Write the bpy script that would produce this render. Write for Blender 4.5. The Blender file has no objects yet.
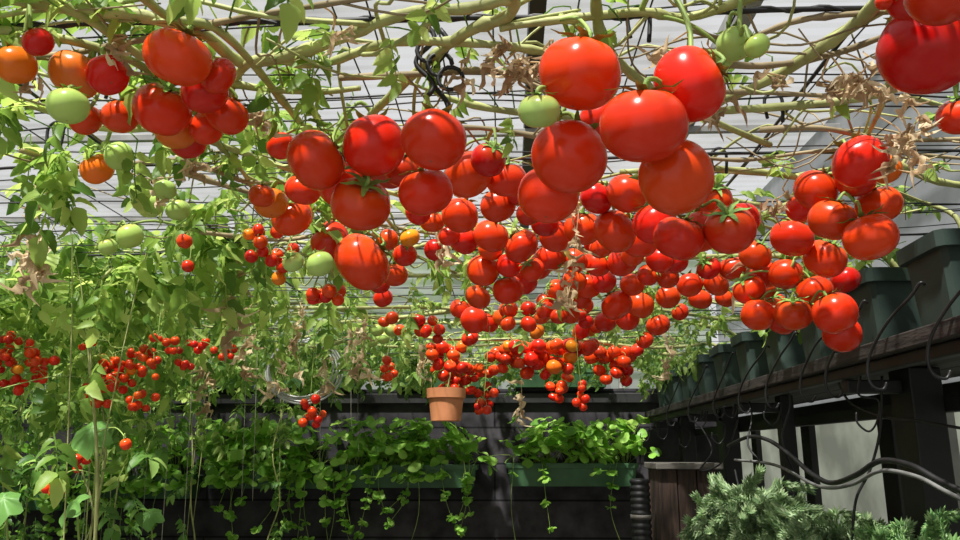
import bpy, math, random
import numpy as np
from mathutils import Vector, Matrix, Euler
rnd = random.Random(11)
rad = math.radians
scene = bpy.context.scene
COL = scene.collection
try:
    scene.view_settings.view_transform = 'Standard'
except Exception:
    pass
F = 780.0
CAM = Vector((0, 0, 1.4))
R = Euler((rad(90 + 13.25), 0, rad(2.2))).to_matrix()
NETZ = 1.9

def ray(px, py):
    return R @ Vector(((px - 480) / F, -(py - 270) / F, -1.0))
def at(px, py, d):
    return CAM + ray(px, py) * d
def on_net(px, py, h=0.5):
    r = ray(px, py)
    return CAM + r * (h / r.z)

# ------------------------------------------------------------ materials
def new_mat(name):
    m = bpy.data.materials.new(name); m.use_nodes = True
    nt = m.node_tree
    return m, nt, nt.nodes, nt.links
def rgba(c): return (c[0], c[1], c[2], 1)
def mat_basic(name, c1, c2=None, rough=0.6, scale=8, bump=0.0, metal=0.0, stretch=(1,1,1), spec=0.5):
    m, nt, N, L = new_mat(name)
    b = N['Principled BSDF']
    b.inputs['Roughness'].default_value = rough
    b.inputs['Metallic'].default_value = metal
    b.inputs['Specular IOR Level'].default_value = spec
    if c2 is None: c2 = tuple(x * 0.6 for x in c1)
    tc = N.new('ShaderNodeTexCoord'); mp = N.new('ShaderNodeMapping')
    mp.inputs['Scale'].default_value = stretch
    nz = N.new('ShaderNodeTexNoise'); nz.inputs['Scale'].default_value = scale
    nz.inputs['Detail'].default_value = 6
    cr = N.new('ShaderNodeValToRGB')
    cr.color_ramp.elements[0].position = 0.32; cr.color_ramp.elements[1].position = 0.68
    cr.color_ramp.elements[0].color = rgba(c2); cr.color_ramp.elements[1].color = rgba(c1)
    L.new(tc.outputs['Object'], mp.inputs[0]); L.new(mp.outputs[0], nz.inputs['Vector'])
    L.new(nz.outputs['Fac'], cr.inputs[0]); L.new(cr.outputs[0], b.inputs['Base Color'])
    if bump > 0:
        bp = N.new('ShaderNodeBump'); bp.inputs['Strength'].default_value = bump
        bp.inputs['Distance'].default_value = 0.01
        L.new(nz.outputs['Fac'], bp.inputs['Height']); L.new(bp.outputs[0], b.inputs['Normal'])
    return m
def mat_leaf(name, ca, cb, cc, trans=0.35, rough=0.45):
    m, nt, N, L = new_mat(name)
    b = N['Principled BSDF']; out = N['Material Output']
    b.inputs['Roughness'].default_value = rough
    b.inputs['Specular IOR Level'].default_value = 0.3
    g = N.new('ShaderNodeNewGeometry')
    cr = N.new('ShaderNodeValToRGB')
    cr.color_ramp.elements[0].color = rgba(ca); cr.color_ramp.elements[1].color = rgba(cc)
    e = cr.color_ramp.elements.new(0.55); e.color = rgba(cb)
    L.new(g.outputs['Random Per Island'], cr.inputs[0])
    L.new(cr.outputs[0], b.inputs['Base Color'])
    t = N.new('ShaderNodeBsdfTranslucent')
    hs = N.new('ShaderNodeHueSaturation'); hs.inputs['Value'].default_value = 1.8
    hs.inputs['Hue'].default_value = 0.485
    L.new(cr.outputs[0], hs.inputs['Color']); L.new(hs.outputs[0], t.inputs['Color'])
    mx = N.new('ShaderNodeMixShader'); mx.inputs[0].default_value = trans
    L.new(b.outputs[0], mx.inputs[1]); L.new(t.outputs[0], mx.inputs[2])
    L.new(mx.outputs[0], out.inputs['Surface'])
    return m
def mat_tomato():
    m, nt, N, L = new_mat('tomato_skin')
    b = N['Principled BSDF']
    oi = N.new('ShaderNodeObjectInfo'); tc = N.new('ShaderNodeTexCoord')
    sx = N.new('ShaderNodeSeparateXYZ'); L.new(tc.outputs['Object'], sx.inputs[0])
    m2 = N.new('ShaderNodeMapRange'); m2.inputs[1].default_value = 0.3; m2.inputs[2].default_value = 0.85
    m2.inputs[3].default_value = 0.0; m2.inputs[4].default_value = 0.34
    L.new(sx.outputs['Z'], m2.inputs[0])
    mx = N.new('ShaderNodeMixRGB'); mx.inputs['Color2'].default_value = (0.68, 0.15, 0.012, 1)
    L.new(m2.outputs[0], mx.inputs['Fac']); L.new(oi.outputs['Color'], mx.inputs['Color1'])
    vd = N.new('ShaderNodeVectorMath'); vd.operation = 'DISTANCE'; vd.inputs[1].default_value = (0, 0, -0.80)
    L.new(tc.outputs['Object'], vd.inputs[0])
    m3 = N.new('ShaderNodeMapRange'); m3.inputs[1].default_value = 0.03; m3.inputs[2].default_value = 0.07
    m3.inputs[3].default_value = 0.9; m3.inputs[4].default_value = 0.0
    L.new(vd.outputs['Value'], m3.inputs[0])
    mx2 = N.new('ShaderNodeMixRGB'); mx2.inputs['Color2'].default_value = (0.2, 0.08, 0.03, 1)
    L.new(m3.outputs[0], mx2.inputs['Fac']); L.new(mx.outputs[0], mx2.inputs['Color1'])
    L.new(mx2.outputs[0], b.inputs['Base Color'])
    b.inputs['Roughness'].default_value = 0.24
    b.inputs['Specular IOR Level'].default_value = 0.33
    return m

M_tom = mat_tomato()
M_leafA = mat_leaf('tomato_leaf', (0.07, 0.16, 0.025), (0.20, 0.34, 0.06), (0.42, 0.54, 0.15), 0.48)
M_leafB = mat_leaf('tomato_leaf_far', (0.06, 0.14, 0.03), (0.17, 0.30, 0.06), (0.40, 0.52, 0.16), 0.48)
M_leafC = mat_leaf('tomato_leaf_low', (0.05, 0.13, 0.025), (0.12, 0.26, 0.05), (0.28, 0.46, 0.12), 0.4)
M_straw = mat_leaf('strawberry_leaf', (0.09, 0.24, 0.025), (0.22, 0.45, 0.06), (0.40, 0.62, 0.15), 0.35, 0.4)
M_squash = mat_leaf('squash_leaf', (0.10, 0.26, 0.06), (0.15, 0.33, 0.08), (0.20, 0.38, 0.11), 0.35)
M_dry = mat_leaf('withered_leaf', (0.32, 0.23, 0.13), (0.54, 0.43, 0.26), (0.78, 0.68, 0.48), 0.4, 0.8)
M_stem = mat_basic('vine_stem', (0.46, 0.50, 0.19), (0.27, 0.28, 0.10), 0.6, 26, 0.4)
M_dstem = mat_basic('dry_vine_stem', (0.38, 0.30, 0.17), (0.18, 0.14, 0.07), 0.7, 14, 0.2)
M_stemthin = mat_basic('fruit_stalk_green', (0.32, 0.44, 0.10), (0.19, 0.28, 0.06), 0.6, 20)
M_calyx = mat_basic('calyx_green', (0.24, 0.42, 0.08), (0.14, 0.26, 0.05), 0.6, 6)
M_black = mat_basic('black_rubber', (0.012, 0.012, 0.014), (0.006, 0.006, 0.007), 0.5, 20)
M_metal = mat_basic('dark_wire', (0.03, 0.03, 0.033), (0.012, 0.012, 0.012), 0.4, 20, 0, 0.3)
M_silver = mat_basic('silver_wire', (0.55, 0.57, 0.55), (0.36, 0.37, 0.36), 0.4, 20, 0, 0.15)
M_greyhose = mat_basic('grey_hose', (0.22, 0.225, 0.22), (0.13, 0.13, 0.13), 0.5, 15)
M_pot = mat_basic('dark_green_plastic', (0.042, 0.070, 0.058), (0.018, 0.034, 0.029), 0.6, 7, 0.15, spec=.35)
M_planter = mat_basic('green_plastic', (0.050, 0.135, 0.058), (0.032, 0.088, 0.038), 0.55, 8, 0.05)
M_soil = mat_basic('soil', (0.06, 0.04, 0.025), (0.02, 0.014, 0.01), 0.95, 60, 0.6)
M_terra = mat_basic('terracotta', (0.66, 0.27, 0.12), (0.52, 0.19, 0.08), 0.6, 8, 0.05)
M_darkwood = mat_basic('dark_wood', (0.045, 0.036, 0.032), (0.016, 0.014, 0.013), 0.7, 10, 0.4, 0, (6, 1, 6))
M_blackpaint = mat_basic('black_painted_wood', (0.018, 0.018, 0.020), (0.009, 0.009, 0.010), 0.55, 12, 0.2)
M_brownwood = mat_basic('brown_wood', (0.070, 0.040, 0.028), (0.020, 0.013, 0.010), 0.8, 14, 0.7, 0, (5, 5, 0.6))
M_palewood = mat_basic('weathered_wood', (0.17, 0.16, 0.14), (0.09, 0.08, 0.07), 0.7, 12, 0.3, 0, (1, 6, 6))
M_twine = mat_basic('pale_twine', (0.4, 0.4, 0.32), (0.25, 0.25, 0.18), 0.8, 30)
M_sedA = mat_leaf('sedum_grey_green', (0.18, 0.30, 0.14), (0.32, 0.46, 0.23), (0.54, 0.66, 0.40), 0.2)
M_sedB = mat_leaf('sedum_bright_green', (0.12, 0.27, 0.09), (0.23, 0.42, 0.15), (0.38, 0.56, 0.24), 0.2)
M_frame = mat_basic('grey_metal_frame', (0.34, 0.34, 0.33), (0.22, 0.22, 0.22), 0.5, 10)
M_ground = mat_basic('concrete_floor', (0.20, 0.18, 0.16), (0.11, 0.10, 0.09), 0.85, 5, 0.3)

def mat_wall():
    m, nt, N, L = new_mat('dark_board_wall')
    b = N['Principled BSDF']; b.inputs['Roughness'].default_value = 0.85
    b.inputs['Specular IOR Level'].default_value = 0.2
    tc = N.new('ShaderNodeTexCoord')
    mp = N.new('ShaderNodeMapping'); mp.inputs['Rotation'].default_value = (rad(90), 0, 0)
    br = N.new('ShaderNodeTexBrick'); br.inputs['Scale'].default_value = 1.0
    br.inputs['Brick Width'].default_value = 1.8; br.inputs['Row Height'].default_value = 0.22
    br.inputs['Mortar Size'].default_value = 0.006
    br.inputs['Color1'].default_value = (0.052, 0.047, 0.053, 1); br.inputs['Color2'].default_value = (0.036, 0.034, 0.040, 1)
    br.inputs['Mortar'].default_value = (0.010, 0.010, 0.012, 1)
    nz = N.new('ShaderNodeTexNoise'); nz.inputs['Scale'].default_value = 9; nz.inputs['Detail'].default_value = 8
    mx = N.new('ShaderNodeMixRGB'); mx.blend_type = 'MULTIPLY'; mx.inputs['Fac'].default_value = 0.8
    cr = N.new('ShaderNodeValToRGB'); cr.color_ramp.elements[0].position = 0.3; cr.color_ramp.elements[1].position = 0.7
    cr.color_ramp.elements[0].color = (0.35, 0.35, 0.35, 1); cr.color_ramp.elements[1].color = (1.5, 1.5, 1.5, 1)
    L.new(tc.outputs['Object'], mp.inputs[0]); L.new(mp.outputs[0], br.inputs['Vector'])
    L.new(tc.outputs['Object'], nz.inputs['Vector']); L.new(nz.outputs['Fac'], cr.inputs[0])
    L.new(br.outputs['Color'], mx.inputs['Color1']); L.new(cr.outputs[0], mx.inputs['Color2'])
    L.new(mx.outputs[0], b.inputs['Base Color'])
    bp = N.new('ShaderNodeBump'); bp.inputs['Strength'].default_value = 0.4; bp.inputs['Distance'].default_value = 0.01
    L.new(nz.outputs['Fac'], bp.inputs['Height']); L.new(bp.outputs[0], b.inputs['Normal'])
    return m
M_wall = mat_wall()
def mat_sheet(name, col, transp_lo, transp_hi, axis, freq, tf=0.5, patch=0.0, dist=.15, nsc=2.2, lo=.55):
    m, nt, N, L = new_mat(name)
    for n in list(N):
        if n.name == 'Principled BSDF': N.remove(n)
    out = N['Material Output']
    tc = N.new('ShaderNodeTexCoord'); w = N.new('ShaderNodeTexWave')
    w.wave_type = 'BANDS'; w.bands_direction = axis; w.inputs['Scale'].default_value = freq
    w.inputs['Distortion'].default_value = dist
    L.new(tc.outputs['Object'], w.inputs['Vector'])
    mr = N.new('ShaderNodeMapRange'); mr.inputs[1].default_value = 0.15; mr.inputs[2].default_value = 0.6
    mr.inputs[3].default_value = transp_lo; mr.inputs[4].default_value = transp_hi
    L.new(w.outputs['Fac'], mr.inputs[0])
    nz = N.new('ShaderNodeTexNoise'); nz.inputs['Scale'].default_value = nsc; nz.inputs['Detail'].default_value = 5
    L.new(tc.outputs['Object'], nz.inputs['Vector'])
    cr = N.new('ShaderNodeValToRGB'); cr.color_ramp.elements[0].position = 0.35; cr.color_ramp.elements[1].position = 0.65
    cr.color_ramp.elements[0].color = rgba(tuple(c * lo for c in col)); cr.color_ramp.elements[1].color = rgba(col)
    L.new(nz.outputs['Fac'], cr.inputs[0])
    fac = mr.outputs[0]
    if patch:
        n2 = N.new('ShaderNodeTexNoise'); n2.inputs['Scale'].default_value = 1.1; n2.inputs['Detail'].default_value = 4
        L.new(tc.outputs['Object'], n2.inputs['Vector'])
        m2 = N.new('ShaderNodeMapRange'); m2.inputs[1].default_value = .38; m2.inputs[2].default_value = .62
        m2.inputs[3].default_value = -patch; m2.inputs[4].default_value = patch
        L.new(n2.outputs['Fac'], m2.inputs[0])
        ad = N.new('ShaderNodeMath'); ad.operation = 'ADD'; ad.use_clamp = True
        L.new(fac, ad.inputs[0]); L.new(m2.outputs[0], ad.inputs[1]); fac = ad.outputs[0]
    tl = N.new('ShaderNodeBsdfTranslucent'); L.new(cr.outputs[0], tl.inputs['Color'])
    df = N.new('ShaderNodeBsdfDiffuse'); L.new(cr.outputs[0], df.inputs['Color'])
    a = N.new('ShaderNodeMixShader'); a.inputs[0].default_value = 1 - tf
    L.new(tl.outputs[0], a.inputs[1]); L.new(df.outputs[0], a.inputs[2])
    tr = N.new('ShaderNodeBsdfTransparent')
    mx = N.new('ShaderNodeMixShader'); L.new(fac, mx.inputs[0])
    L.new(a.outputs[0], mx.inputs[1]); L.new(tr.outputs[0], mx.inputs[2])
    L.new(mx.outputs[0], out.inputs['Surface'])
    return m
M_roof = mat_sheet('translucent_roof_sheet', (0.32, 0.33, 0.33), 0.52, 0.76, 'Y', 4.2, .5, .26, .4)
M_winback = mat_sheet('ribbed_window_sheet', (0.26, 0.33, 0.22), 0.05, 0.3, 'Z', 3.0)
M_winright = mat_sheet('grey_side_sheet', (0.26, 0.28, 0.27), 0.05, 0.25, 'Z', 1.6)
M_panel = mat_sheet('weathered_translucent_panel', (0.50, 0.53, 0.41), 0.0, 0.01, 'Y', 0.9, .85, 0, .15, 4, .5)

# ------------------------------------------------------------ mesh builder
class MB:
    def __init__(s): s.v = []; s.f = []; s.n = 0
    def add(s, v, f):
        v = np.asarray(v, dtype=float).reshape(-1, 3)
        s.v.append(v); n = s.n
        s.f.extend([tuple(i + n for i in q) for q in f]); s.n += len(v)
    def mesh(s, name, mat, smooth=True):
        me = bpy.data.meshes.new(name)
        vv = np.concatenate(s.v) if s.v else np.zeros((0, 3))
        me.from_pydata(vv.tolist(), [], s.f)
        me.materials.append(mat)
        if smooth: me.polygons.foreach_set('use_smooth', [True] * len(me.polygons))
        me.update(); return me
def link(o): COL.objects.link(o); return o
def recenter(me):
    n = len(me.vertices); a = np.zeros(n * 3); me.vertices.foreach_get('co', a); a = a.reshape(-1, 3)
    c = (a.min(0) + a.max(0)) / 2; a -= c; me.vertices.foreach_set('co', a.ravel()); me.update()
    return Vector(c)
def obj(mb, name, mat, parent=None, smooth=True, center=True):
    me = mb.mesh(name, mat, smooth)
    o = bpy.data.objects.new(name, me)
    if center and len(me.vertices): o.location = recenter(me)
    link(o)
    if parent is not None: set_parent(o, parent)
    return o
def set_parent(o, p):
    o.parent = p; o.matrix_parent_inverse = Matrix.Translation(p.location).inverted()
def empty(name, loc):
    e = bpy.data.objects.new(name, None); e.empty_display_size = 0.05; e.location = loc; return link(e)
def meta(o, label, cat, group=None, kind=None):
    o['label'] = label; o['category'] = cat
    if group: o['group'] = group
    if kind: o['kind'] = kind
    return o
def smooth_path(pts, sub=5):
    P = [Vector(p) for p in pts]
    if len(P) < 3:
        return [P[0].lerp(P[-1], i / sub) for i in range(sub + 1)]
    out = []
    for i in range(len(P) - 1):
        p0 = P[max(i - 1, 0)]; p1 = P[i]; p2 = P[i + 1]; p3 = P[min(i + 2, len(P) - 1)]
        for k in range(sub):
            t = k / sub
            out.append(0.5 * ((2 * p1) + (p2 - p0) * t + (2 * p0 - 5 * p1 + 4 * p2 - p3) * t * t + (3 * p1 - p0 - 3 * p2 + p3) * t ** 3))
    out.append(P[-1]); return out
def tube(mb, pts, r0, r1=None, seg=6, sub=5, knob=0.0, smooth=True):
    if r1 is None: r1 = r0
    P = smooth_path(pts, sub) if smooth else [Vector(p) for p in pts]
    n = len(P); up = Vector((0.13, 0.21, 0.97)); V = []
    prev = None
    for i, p in enumerate(P):
        t = (P[min(i + 1, n - 1)] - P[max(i - 1, 0)])
        if t.length < 1e-9: t = Vector((0, 0, 1))
        t.normalize()
        if prev is None:
            a = t.cross(up)
            if a.length < 0.1: a = t.cross(Vector((1, 0, 0)))
        else:
            a = prev - t * prev.dot(t)
            if a.length < 1e-6: a = t.orthogonal()
        a.normalize(); prev = a; b = t.cross(a)
        r = r0 + (r1 - r0) * i / max(n - 1, 1)
        if knob: r *= 1 + knob * rnd.uniform(-1, 1) + (knob * 2.4 if i % 7 == 3 else 0)
        for k in range(seg):
            an = 2 * math.pi * k / seg
            V.append(p + (a * math.cos(an) + b * math.sin(an)) * r)
    Fc = []
    for i in range(n - 1):
        for k in range(seg):
            Fc.append((i * seg + k, i * seg + (k + 1) % seg, (i + 1) * seg + (k + 1) % seg, (i + 1) * seg + k))
    Fc.append(tuple(range(seg))[::-1]); Fc.append(tuple((n - 1) * seg + k for k in range(seg)))
    mb.add([tuple(v) for v in V], Fc)
    return P
def box(mb, lo, hi):
    x0, y0, z0 = lo; x1, y1, z1 = hi
    mb.add([(x0,y0,z0),(x1,y0,z0),(x1,y1,z0),(x0,y1,z0),(x0,y0,z1),(x1,y0,z1),(x1,y1,z1),(x0,y1,z1)],
           [(0,3,2,1),(4,5,6,7),(0,1,5,4),(1,2,6,5),(2,3,7,6),(3,0,4,7)])
def bevel(o, w=0.004):
    b = o.modifiers.new('bevel', 'BEVEL'); b.width = w; b.segments = 2
def boxobj(name, lo, hi, mat, parent=None, bev=0.004):
    mb = MB(); box(mb, lo, hi); o = obj(mb, name, mat, parent, smooth=False)
    if bev: bevel(o, bev)
    return o

# ------------------------------------------------------------ leaf templates
def leaflet(Lh, W, st, ws, droop=0.25, cup=0.25):
    V = []; n = len(st)
    for t, w in zip(st, ws):
        V.append((0, t * Lh, -droop * Lh * t * t))
    for s in (-1, 1):
        for t, w in zip(st, ws):
            V.append((s * w * W, (t + 0.05) * Lh if w > 0 else t * Lh, -droop * Lh * t * t + cup * w * W))
    Fc = []
    for i in range(n - 1):
        Fc.append((i, i + 1, n + i + 1, n + i)); Fc.append((i, 2 * n + i, 2 * n + i + 1, i + 1))
    return np.array(V), Fc
ST_T = [0, .10, .22, .30, .45, .53, .68, .76, .88, 1]
WS_T = [.03, .32, .46, .40, .44, .36, .34, .24, .14, 0]
def xform(v, ang=0, loc=(0, 0, 0), tilt=0, roll=0, s=1):
    M = Matrix.Rotation(ang, 3, 'Z') @ Matrix.Rotation(tilt, 3, 'X') @ Matrix.Rotation(roll, 3, 'Y')
    return (v * s) @ np.array(M).T + np.array(loc)
def tomato_leaf_template(seed):
    rr = random.Random(seed); mb = MB()
    zz = lambda y: -0.45 * y * y
    R_ = [(0, y, zz(y)) for y in (0, .25, .5, .72)]
    mb.add([(x + s * .010, y, z) for x, y, z in R_ for s in (-1, 1)], [(0,1,3,2),(2,3,5,4),(4,5,7,6)])
    for y, l in ((.18, .2), (.30, .28), (.38, .09), (.47, .32), (.56, .10), (.66, .28)):
        for s in (-1, 1):
            l2 = l * rr.uniform(.8, 1.2)
            v, f = leaflet(l2, l2 * .62, ST_T, WS_T, .5, .35)
            mb.add(xform(v, -s * rad(rr.uniform(48, 78)), (0, y + rr.uniform(-.02, .02), zz(y)), rad(rr.uniform(-45, 5)), rad(rr.uniform(-35, 35))), f)
    v, f = leaflet(.34, .22, ST_T, WS_T, .5)
    mb.add(xform(v, rad(rr.uniform(-12, 12)), (0, .71, zz(.72)), rad(-35)), f)
    return np.concatenate(mb.v), mb.f
TL = [tomato_leaf_template(i) for i in range(6)]
def straw_template(seed):
    rr = random.Random(seed); mb = MB()
    st = [0, .15, .22, .34, .40, .52, .58, .70, .76, .88, .92, 1]; ws = [.05, .28, .26, .44, .41, .54, .49, .54, .47, .38, .28, .0]
    for a in (-85, 0, 85):
        v, f = leaflet(1, 1.0, st, ws, .25, .2)
        mb.add(xform(v, rad(a + rr.uniform(-10, 10)), (0, 0, 0), rad(rr.uniform(-25, 25)), rad(rr.uniform(-20, 20)), .5 * rr.uniform(.8, 1.15)), f)
    return np.concatenate(mb.v), mb.f
SL = [straw_template(i) for i in range(6)]
def dry_template(seed):
    V, Fc = leaflet(1, .38, ST_T, WS_T, .8, 1.2)
    V = V + np.array([[0.14 * math.sin(9 * v[1] + seed), 0, 0.12 * math.sin(11 * v[1] + v[0] * 8)] for v in V])
    return V, Fc
DL = [dry_template(i) for i in range(5)]
def rot_to(d, roll):
    q = Vector(d).normalized().to_track_quat('Y', 'Z').to_matrix()
    return q @ Matrix.Rotation(roll, 3, 'Y')
def place(mb, T, loc, d, s, roll=0):
    M = np.array(rot_to(d, roll)); v = (T[0] * s) @ M.T + np.array(tuple(loc)); mb.add(v, T[1])

# ------------------------------------------------------------ room
def struct(o): o['kind'] = 'structure'; return o
XL, XR, YB, YF, ZR = -3.4, 1.3, 5.0, -3.0, 2.75
WT = 1.80
struct(boxobj('floor', (XL, YF, -0.1), (XR + .1, YB + .1, 0), M_ground, None, 0))
struct(boxobj('wall_back', (XL, YB, 0), (XR + .1, YB + .1, WT), M_wall, None, 0))
def pane(name, pts, mat):
    mb = MB(); mb.add(pts, [(0, 1, 2, 3)]); return struct(obj(mb, name, mat, None, False, False))
pane('wall_right', [(XR + .03, YF, 0), (XR + .03, YB, 0), (XR + .03, YB, 1.6), (XR + .03, YF, 1.6)], M_panel)
pane('ceiling', [(XL, YF, ZR), (XR + .05, YF, ZR), (XR + .05, YB + .05, ZR), (XL, YB + .05, ZR)], M_roof)
pane('window_1', [(XL, YB + .06, WT), (XR, YB + .06, WT), (XR, YB + .06, ZR), (XL, YB + .06, ZR)], M_winback)
pane('window_2', [(XR + .03, YF, 1.6), (XR + .03, YB, 1.6), (XR + .03, YB, ZR), (XR + .03, YF, ZR)], M_winright)
pane('window_3', [(XL, YF, 0.9), (XL, YB, 0.9), (XL, YB, ZR), (XL, YF, ZR)], M_winback)
struct(boxobj('wall_left', (XL - .06, YF, 0), (XL, YB, .9), M_wall, None, 0))
tn = 1
for x in (.09, .71):
    struct(boxobj('trim_%d' % tn, (x - .025, YF, ZR - .09), (x + .025, YB, ZR - .01), M_blackpaint if x == .09 else M_frame, None, .003)); tn += 1
for y in (1.75, 2.9, 4.0):
    struct(boxobj('trim_%d' % tn, (XL, y - .012, ZR - .12), (XR, y + .012, ZR - .092), M_frame, None, .003)); tn += 1
for x in (-2.9, -1.95, -1.0, -.1, .71):
    struct(boxobj('trim_%d' % tn, (x - .02, YB + .0, WT), (x + .02, YB + .05, ZR - .1), M_frame, None, .003)); tn += 1
struct(boxobj('trim_%d' % tn, (XL, YB - .03, WT - .09), (XR, YB, WT - .03), M_blackpaint, None, .003)); tn += 1
struct(boxobj('trim_%d' % tn, (XR - .03, YF, 1.56), (XR, YB - .04, 1.6), M_blackpaint, None, .003)); tn += 1
for y, hw in ((2.42, .012), (2.80, .055), (3.55, .05), (4.3, .04)):
    struct(boxobj('trim_%d' % tn, (XR - .01, y - hw, 0), (XR + .02, y + hw, 1.555), M_frame if hw < .02 else M_blackpaint, None, .003)); tn += 1

# ------------------------------------------------------------ trellis wires
def sagline(a, b, sag, n=10, jit=.0):
    a = Vector(a); b = Vector(b); out = []
    for i in range(n + 1):
        t = i / n; p = a.lerp(b, t); p.z -= sag * 4 * t * (1 - t)
        if 0 < i < n: p += Vector((0, rnd.uniform(-jit, jit), rnd.uniform(-jit, jit)))
        out.append(p)
    return out
WY = [(.83, .0034), (1.0, .0015), (1.14, .0015), (1.3, .0028), (1.5, .0016), (1.72, .0016), (1.95, .0028), (2.2, .0018), (2.5, .0018), (2.8, .0022), (3.15, .0022), (3.55, .0022), (4.0, .0022), (4.5, .0022)]
WY += [(y, .0012) for y in (.88, .94, 1.07, 1.10, 1.22, 1.36, 1.42, 1.6, 1.66, 1.83, 1.89, 2.07, 2.34, 2.42, 2.65, 2.97, 3.06, 3.34, 3.75, 4.25, 4.75)]
for i, (y, r) in enumerate(WY):
    mb = MB()
    sk = rnd.uniform(-.14, .14) if i > 0 else 0
    pts = sagline((XL + .01, y - sk, NETZ + .02), (XR - .01, y + .02 + sk, NETZ + .02), .012, 24, .006)
    tube(mb, pts, r, seg=6, sub=3)
    if i == 0:
        tw = []
        P = smooth_path(pts, 20)
        for k, p in enumerate(P): tw.append(p + Vector((0, math.cos(k * .9), math.sin(k * .9))) * .0032)
        tube(mb, tw, .0022, seg=5, smooth=False)
    o = obj(mb, 'trellis_wire', M_black)
    meta(o, 'thick black twisted trellis rope stretched overhead' if i == 0 else 'thin dark trellis wire stretched across overhead net', 'wire', 'overhead trellis wires')
for x in (-3.0, -2.6, -2.2, -1.8, -1.55, -1.4, -1.22, -1.05, -.88, -.8, -.71, -.55, -.46, -.4, -.26, -.12, -.05, .02, .14, .2, .26, .39, .45, .5, .62, .68, .75):
    mb = MB(); r = .0028 if x in (-.71, .39) else .0012
    tube(mb, sagline((x, YF + .01, NETZ + .028), (x + rnd.uniform(-.12, .12), YB - .01, NETZ + .028), .01, 30, .003), r, seg=5, sub=2)
    o = obj(mb, 'trellis_wire', M_black); meta(o, 'dark trellis wire running lengthwise under the roof', 'wire', 'overhead trellis wires')

# ------------------------------------------------------------ tomato positions
BIG = [
 [(16,65,40,'o'),(38,42,30,'d')],
 [(77,75,50,'t'),(105,75,40,'r'),(68,106,40,'g'),(86,120,32,'r'),(120,117,36,'r')],
 [(178,56,66,'r'),(163,109,56,'r'),(180,130,42,'t'),(205,92,46,'d'),(227,116,42,'r'),(187,139,38,'d'),(218,76,38,'d'),(203,128,34,'r')],
 [(97,169,33,'o'),(119,156,28,'g')],
 [(140,192,22,'g'),(150,206,26,'g'),(165,190,22,'g'),(178,210,24,'g')],
 [(130,236,26,'g'),(108,247,18,'g')],
 [(317,160,62,'r'),(342,183,50,'r'),(361,203,60,'r'),(373,147,62,'r'),(390,168,44,'d'),(281,146,28,'r')],
 [(434,140,64,'r'),(426,192,56,'r'),(400,170,40,'d')],
 [(362,262,60,'r'),(330,237,40,'d'),(320,264,28,'g'),(293,262,22,'g'),(318,296,18,'r'),(337,292,18,'r')],
 [(292,214,42,'r'),(271,203,34,'o'),(303,190,36,'r'),(262,196,26,'r')],
 [(470,172,48,'r'),(505,178,42,'r'),(488,160,36,'d'),(460,215,38,'r'),(500,204,36,'r')],
 [(580,74,85,'r'),(569,157,76,'r'),(600,122,44,'d'),(539,111,42,'g'),(548,195,62,'r')],
 [(644,126,88,'r'),(689,84,78,'r'),(676,177,76,'r'),(722,58,24,'g')],
 [(735,44,38,'g'),(757,46,26,'g')],
 [(728,230,52,'r'),(700,232,46,'r'),(680,238,50,'r'),(655,224,44,'r'),(712,200,40,'r'),(742,220,36,'r')],
 [(613,226,46,'r'),(583,228,38,'r'),(625,195,40,'r'),(640,242,36,'r'),(600,200,34,'d')],
 [(491,235,36,'r'),(521,248,36,'r'),(484,271,32,'r'),(507,289,32,'r'),(478,297,26,'r'),(525,280,28,'r'),(463,240,30,'d')],
 [(556,236,34,'r'),(550,258,30,'r'),(575,260,26,'r'),(537,268,26,'r'),(545,224,28,'d')],
 [(860,159,54,'r'),(850,180,40,'d'),(823,186,44,'r'),(832,219,46,'r'),(870,237,52,'r'),(802,207,32,'r'),(878,204,44,'r'),(885,170,30,'o')],
 [(793,239,42,'r'),(787,275,34,'r'),(824,258,42,'r'),(812,293,36,'r'),(845,280,30,'d'),(835,313,44,'r'),(842,334,38,'r'),(795,312,36,'r'),(758,315,34,'r'),(749,289,32,'r'),(765,275,30,'r'),(755,255,32,'r'),(782,322,28,'d')],
 [(925,38,90,'d'),(905,0,40,'d'),(886,2,16,'r')],
 [(962,115,46,'r')],
 [(945,-15,80,'d')],
 [(617,305,32,'r'),(640,305,28,'r'),(627,318,26,'r'),(658,325,24,'r'),(645,340,18,'r'),(632,285,24,'r'),(605,322,22,'d')],
 [(474,320,28,'r'),(462,308,24,'r'),(490,322,22,'r'),(470,338,18,'r'),(500,318,18,'o')],
 [(620,260,32,'r'),(600,262,28,'r'),(588,287,26,'r'),(575,280,24,'r'),(604,282,24,'r'),(632,255,24,'r')],
 [(690,285,26,'r'),(668,297,24,'r'),(700,299,24,'r'),(716,284,26,'r'),(733,268,28,'r'),(709,268,24,'d'),(680,312,18,'r'),(725,298,20,'r')],
 [(660,260,28,'r'),(648,275,22,'r'),(668,278,22,'r'),(676,262,24,'d')],
 [(395,275,26,'r'),(405,255,24,'r'),(410,238,20,'o'),(388,240,22,'r'),(380,285,20,'d'),(383,298,20,'r')],
 [(542,316,18,'o'),(537,332,16,'o')],
 [(377,330,14,'g'),(384,338,14,'g'),(372,342,12,'g'),(393,330,14,'g')],
 [(392,318,14,'r'),(398,330,12,'r'),(384,322,12,'r')],
 [(435,250,22,'d'),(450,236,22,'r'),(432,222,24,'r'),(418,212,26,'r')],
]
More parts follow.
